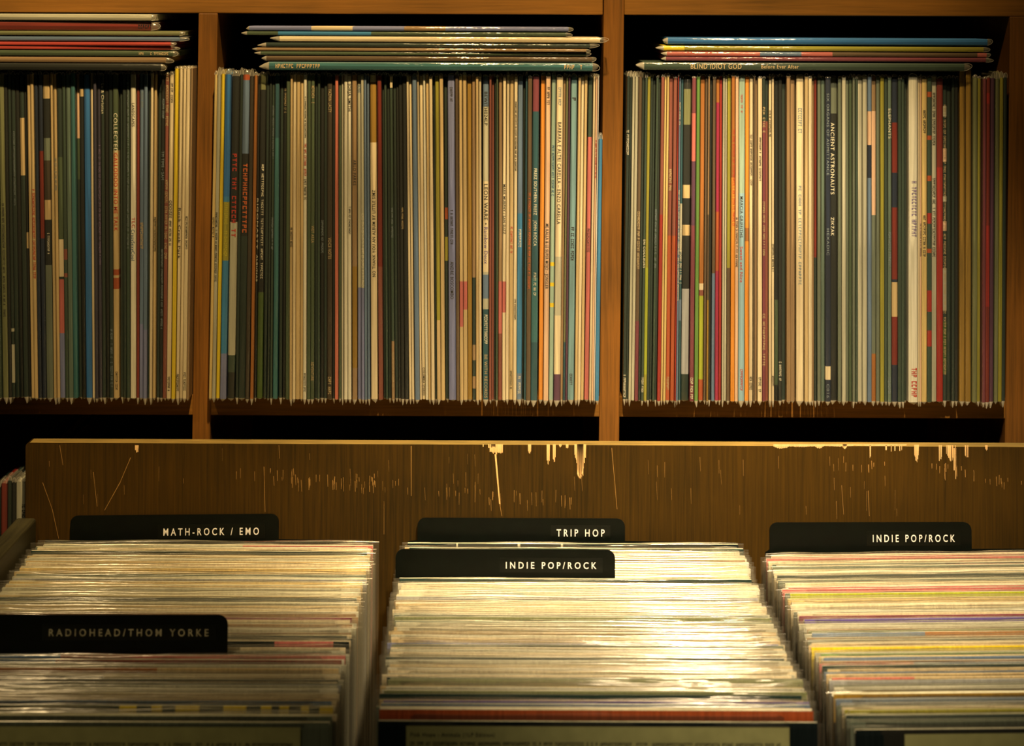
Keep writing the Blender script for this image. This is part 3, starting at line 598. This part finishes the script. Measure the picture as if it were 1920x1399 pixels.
# bagged records in the bin
def bin_jacket(t, W, H, segs, seed):
    r = random.Random(seed); n = 11
    bow = r.uniform(-.0004, .0004)
    prof = [(-t / 2, 0), (-t / 2, H - .004), (-t / 2 + .0003, H), (-t / 2 + .0008, H), (-t / 2 + .0009, H - .0022), (t / 2 - .0009, H - .0022), (t / 2 - .0008, H), (t / 2 - .0003, H), (t / 2, H - .004), (t / 2, 0)]
    xs = sorted({round(-W / 2 + W * i / (n - 1), 5) for i in range(n)} | {round(s[i], 5) for s in segs for i in (1, 2) if -W / 2 < s[i] < W / 2})
    keys = []
    for s in segs:
        if s[0] not in keys: keys.append(s[0])
    mats = [card(k) for k in keys] + [M_PAPER]
    vs = []; fs = []; idx = []; m = len(prof)
    for x in xs:
        b = bow * (1 - (2 * x / W) ** 2)
        vs += [(x, y + b, z) for y, z in prof]
    for i in range(len(xs) - 1):
        xm = (xs[i] + xs[i + 1]) / 2; k = segs[0][0]
        for s in segs:
            if s[1] <= xm <= s[2]: k = s[0]
        for j in range(m):
            j2 = (j + 1) % m
            fs.append((i * m + j, (i + 1) * m + j, (i + 1) * m + j2, i * m + j2)); idx.append(len(keys) if j in (3, 4, 5) else keys.index(k))
    fs.append(tuple(range(m))); idx.append(0)
    L = (len(xs) - 1) * m
    fs.append(tuple(L + j for j in range(m - 1, -1, -1))); idx.append(0)
    return mesh('jacket', vs, fs, mats, idx)

def bin_bag(t, W, H, seed):
    r = random.Random(seed); n = 19
    vs = []; fs = []
    hb = r.uniform(.0014, .0034); ph = [r.uniform(0, 6.28) for _ in range(4)]; fr = [r.uniform(15, 70) for _ in range(4)]
    th0 = t / 2 + .0004
    for i in range(n):
        u = i / (n - 1); x = -W / 2 + W * u
        x = -W / 2 + W * (u + .02 * math.sin(2 * math.pi * u) * -1)
        e = min(1, .12 + min(u, 1 - u) * 9)
        th = th0 * e
        wv = .0006 * math.sin(fr[0] * x + ph[0]) + .0004 * math.sin(fr[1] * 2 * x + ph[1]) + r.uniform(-.0002, .0002)
        hv = hb * (1 + .18 * math.sin(fr[2] * x + ph[2])) + r.uniform(-.0003, .0003)
        if i in (0, n - 1): hv -= .0006
        c = wv * .7
        vs += [(x, -th, 0), (x, -th, H * .7), (x, -th + min(0, c * .3), H - .002), (x, -th * .8 + c * .4, H + hv * .45), (x, -th * .42 + c * .8, H + hv * .85), (x, c, H + hv),
               (x, th * .42 + c * .8, H + hv * .85), (x, th * .8 + c * .4, H + hv * .45), (x, th, H - .002), (x, th, H * .7), (x, th, 0)]
    m = 11
    for i in range(n - 1):
        for j in range(m - 1):
            fs.append((i * m + j, (i + 1) * m + j, (i + 1) * m + j + 1, i * m + j + 1))
    return mesh('outer_sleeve', vs, fs, [BAG], None, True)

HJ, WJ, WB = .313, .3135, .324
H_TOP = .5125                        # bag tops below the camera height
LEANB = math.radians(4.0)
BINS = {
 'left': dict(xc=-.2725, yaw=.004, back=1.858, front=1.392, rows="""1019 gcream pink@460-712;1030 cream;1036 dkg;1042 tan;1048 gcream;1054 tan;1062 btan;1070 ycream;1076 tan;1082 gcream;1090 ycream;1098 tan;1106 gcream;1114 tan;1122 dkg;1129 gcream;1136 tan;1142 cream;1149 orange@90-470 tan;1155 btan;1160 maroon;1166 gcream;1172 btan;1178 pcream;1184 btan;1190 pcream;1196 dkg;1202 cream;1208 dk pink@520-630;1216 cream;1222 gcream
1231 pink blue@-60-120;1239 bred bgrey@-60-110;1247 gcream;1254 tan obrown@-60-300;1260 gcream;1267 dkg@-60-200 cream;1274 dkg;1281 ogrey;1288 gcream;1297 pcream;1304 cream;1311 tan;1318 bgrey;1328 dkg yellow@230-262 yellow@290-310 yellow@335-380 yellow@425-468 yellow@495-515 yellow@530-548 yellow@570-585 yellow@605-650;1341 ogrey"""),
 'middle': dict(xc=.0753, yaw=.0, back=1.858, front=1.392, rows="""1020 dk gcream@860-863 gcream@975-980 gcream@1056-1060;1029 dkg;1036 cream;1043 pcream;1050 white;1057 cream;1064 pcream;1071 white;1079 cream;1086 dkg;1094 gcream;1100 cream;1107 pcream;1114 cream;1122 btan;1129 tan;1136 cream;1142 cream;1148 gcream;1154 ogrey;1160 olive;1167 gcream;1174 gcream;1179 tan;1185 tan;1191 gcream;1197 tan;1204 pgrey;1210 cream;1217 gcream;1223 cream;1230 dkg;1237 gcream;1244 tan;1251 tan;1258 gcream;1264 cream;1271 dkg;1278 olive;1285 tan;1292 gcream;1299 olive;1305 dkg;1312 violet;1318 bgrey;1323 ogrey;1332 rorange"""),
 'right': dict(xc=.4145, yaw=.055, back=1.848, front=1.392, rows="""1031 cream;1038 pink;1044 cream;1050 cream pink@1780-1960;1057 cream dkg@1570-1640;1064 pcream;1071 dkg;1077 cream;1083 ogrey;1089 cream;1095 pink;1102 pink;1108 lime;1114 ycream;1120 tan;1127 cream;1135 ogrey;1142 cream;1148 maroon;1154 violet;1161 gcream;1168 gcream;1174 olive;1181 bgrey obrown@1740-2100;1188 ogrey;1195 gcream;1202 tan;1208 yellow;1215 green;1222 ycream;1228 bgrey;1235 pink bgrey@1720-2200;1242 dkg;1249 bgrey;1256 tan;1263 salmon tan@1720-2200;1270 ogrey;1277 gcream;1289 gold;1301 bgrey;1309 ogrey;1318 tan;1326 yolive;1336 dkg;1343 ogrey"""),
}
bagcache = {}
def bag_mesh(t, W, H):
    k = (round(t, 4), R.randint(0, 5))
    if k not in bagcache: bagcache[k] = bin_bag(t, W, H, int(k[0] * 1e5) * 7 + k[1])
    return bagcache[k]
CARDS = []
def bin_record(bay, y, key, segs, label, t, dx=None, front=False):
    b = BINS[bay]
    D = (H_TOP * F) / (y - 7)
    yaw = b['yaw'] * (1.0 - .28 * (y - 1020) / 330)
    x = b['xc'] + (R.uniform(-.0035, .0035) if dx is None else dx)
    top = H_TOP + (.0022 if key in ('cream', 'gcream', 'tan', 'pcream', 'btan', 'white', 'ogrey', 'grey', 'ycream') else .0008) + R.uniform(-.0014, .0014)
    H = HJ
    zbase = zb + .0004
    Dbase = D - math.sin(LEANB) * H
    root = thing('bagged_record', label, 'record', (x, Dbase, zbase), f'bagged records in the {bay} part of the bin')
    hh = (.838 - top) / math.cos(LEANB)
    root.rotation_euler = (-LEANB, 0, yaw)
    k = F / D
    sg = [(key, -1, 1)] + [(c, (xa - PPX) / k - x, (xb - PPX) / k - x) for c, xa, xb in segs]
    SEED[0] += 1
    jh = hh
    obj('jacket', bin_jacket(t, WJ + R.uniform(-.001, .001), jh, sg, SEED[0]), root)
    o = obj('outer_sleeve', bag_mesh(t, WB, .3242), root)
    return root, D, hh
CARDY = {'left': [1226.5], 'middle': [1082.5], 'right': []}
REFS = {'left': [(1000, 'math-rock card'), (1226, 'frontmost left card')], 'middle': [(1000, 'trip hop card'), (1083, 'middle indie card')], 'right': [(1000, 'right indie card')]}
for bay, b in BINS.items():
    rows = []
    for it in b['rows'].replace('\n', ';').split(';'):
        tk = it.split(); key = [q for q in tk[1:] if '@' not in q][0]
        sg = [(q.split('@')[0], *(float(v) for v in (lambda s: (s[:s.index('-', 1)], s[s.index('-', 1) + 1:]))(q.split('@')[1]))) for q in tk[1:] if '@' in q]
        rows.append((float(tk[0]), key, sg))
    NEUTRAL = ['cream', 'gcream', 'tan', 'pcream', 'btan', 'cream', 'gcream', 'ogrey', 'grey', 'cream']
    full = []
    for i, (y, key, sg) in enumerate(rows):
        full.append((y, key, sg))
        if i + 1 < len(rows) and not {key, rows[i + 1][1]} & {'rorange', 'gold'}:
            ynx = rows[i + 1][0]; Da, Db = H_TOP * F / (y - 7), H_TOP * F / (ynx - 7)
            if Da - Db > .0074:
                nk = rows[i + 1][1] if R.random() < .35 and not rows[i + 1][2] else R.choice(NEUTRAL)
                ym = 7 + H_TOP * F / ((Da + Db) / 2)
                if not any(abs(ym - c) < 1.2 for c in CARDY[bay]): full.append((ym, nk, []))
    rows = full
    cnt = {}
    for i, (y, key, sg) in enumerate(rows):
        ref = [r for r in REFS[bay] if y > r[0]][-1][1]
        cnt[ref] = cnt.get(ref, 0) + 1
        yn = rows[i + 1][0] if i + 1 < len(rows) else y + 9
        D0, D1 = H_TOP * F / (y - 7), H_TOP * F / (yn - 7)
        Dp = H_TOP * F / (rows[i - 1][0] - 7) if i else D0 + .01
        t = min(max(min(D0 - D1, Dp - D0) - .0019, .0017), .0050)
        if key == 'rorange' and bay == 'middle': t = .0078
        if key == 'gold' and bay == 'right': t = .0068
        t = math.floor(t * 5000) / 5000
        bin_record(bay, y, key, sg, f'{COL[key][0]} record in a clear sleeve, {ordw(cnt[ref])} in front of the {ref}', t)

# the front record of each row shows its cover
for bay, y, key, sx0, sx1, sy, words in (('left', 1354, 'ogrey', -40, 570, 1363, None), ('middle', 1352, 'dk', 768, 1485, 1363, 'Fink Hope - Animals (1LP Edition)'), ('right', 1356, 'dk', 1700, 2130, 1368, None)):
    root, D, hh = bin_record(bay, y, key, [], {'left': 'olive-grey record cover with a wide paper sticker, frontmost in the left row', 'middle': 'near-black record cover with a wide olive paper sticker, frontmost in the middle row',
                             'right': 'near-black record cover with a dim paper sticker, frontmost in the right row'}[bay], .004, 0.0)
    k = D / F
    x = root.location.x
    xa, xb = (sx0 - PPX) * k - x, (sx1 - PPX) * k - x
    xa = max(xa, -.15); xb = min(xb, .15)
    zt = hh - .0030; zl = zt - .075
    yy = -.0031
    st = obj('sticker', mesh('sticker', *prism([(xa, zl), (xb, zl), (xb, zt), (xa, zt)], yy, yy + .0002), [M_STICKER]), root)
    if words:
        add_lettering(st, words, .06, .0028, lambda a, c: (xa + .003 + a, yy - .0001, zt - .0072 + c), INK['k'])
    for ln in range(6):
        zz = zt - .0135 - ln * .0062
        add_lettering(st, '~', (xb - xa) * (.97 if ln else .98) - .004, .0026, lambda a, c: (xa + .003 + a, yy - .0001, zz + c), INK['k'])

# divider cards with a raised tab
def divider(name, label, bay, y, x0, x1, ytab, text, tx0, tx1, ty0, ty1, roll=0.0, faded=False, tape=None):
    b = BINS[bay]
    D = H_TOP * F / (y - 7) + .0005
    k = D / F
    Dbase = D - math.sin(LEANB) * .32
    root = thing(name, label, 'divider card', (b['xc'], Dbase, zb + .0004), 'genre divider cards')
    root.rotation_euler = (-LEANB, 0, b['yaw'])
    hb_ = (.838 - H_TOP - .004) / math.cos(LEANB)
    a0, a1 = (x0 - PPX) * k - b['xc'], (x1 - PPX) * k - b['xc']
    def zl(py): return (.838 - (py - PPY) * k) / math.cos(LEANB)
    zt = zl(ytab); rad = .0075
    W = .157
    tl = math.tan(roll)
    def sh(x, z): return (x, z - (x - a1) * tl * (1 if z > hb_ + .001 else 0))
    pts = [(-W, 0), (W, 0), (W, hb_)]
    pts += [(a1, hb_ + .0011)] + [(a1 - rad + rad * math.cos(t), zt - rad + rad * math.sin(t)) for t in (0, .3, .6, .9, 1.2, 1.5708)]
    pts += [(a0 + rad - rad * math.sin(t), zt - rad + rad * math.cos(t)) for t in (0, .3, .6, .9, 1.2, 1.5708)] + [(a0, hb_ + .0011), (-W, hb_)]
    pts = [sh(*p) for p in pts]
    if a1 > W: pts = [p for p in pts if p != (W, hb_)]
    obj('card', mesh('card', *prism(pts, -.0005, .0005), [M_CARD]), root)
    u0, u1 = (tx0 - PPX) * k - b['xc'], (tx1 - PPX) * k - b['xc']
    za, zb_ = zl(ty1), zl(ty0)
    m = .0035
    tp = obj('label_tape', mesh('label_tape', *prism([sh(u0 - m - .002, za - m), sh(u1 + m + .002, za - m), sh(u1 + m + .002, zb_ + m), sh(u0 - m - .002, zb_ + m)], -.0007, -.00045), [M_TAPE]), root)
    add_lettering(tp, text, u1 - u0, zb_ - za, lambda a, c: (u0 + a, -.0009, za + c - (u0 + a - a1) * tl * 1.0), M_TEXTDIM if faded else M_TEXT)
    return root
divider('divider_card', 'black divider card lettered math-rock and emo at the left back of the bin', 'left', 1008.5, 136, 527, 967, 'MATH-ROCK / EMO', 311, 490, 992, 1005, -.012)
divider('divider_card', 'black divider card lettered trip hop at the middle back of the bin', 'middle', 1009, 787, 1176, 973, 'TRIP HOP', 1048, 1138, 993, 1006, .0)
divider('divider_card', 'black divider card lettered indie pop/rock, in the middle row of the bin', 'middle', 1082.5, 746, 1158, 1032, 'INDIE POP/ROCK', 953, 1123, 1055, 1067, .0)
divider('divider_card', 'black divider card lettered indie pop/rock, at the right back of the bin', 'right', 1022, 1447, 1830, 978, 'INDIE POP/ROCK', 1642, 1798, 1001, 1014, .008)
divider('divider_card', 'nearest black divider card with faded lettering, at the left of the bin', 'left', 1226.5, -46, 432, 1158, 'RADIOHEAD/THOM YORKE', 97, 396, 1184, 1197, -.002, True)
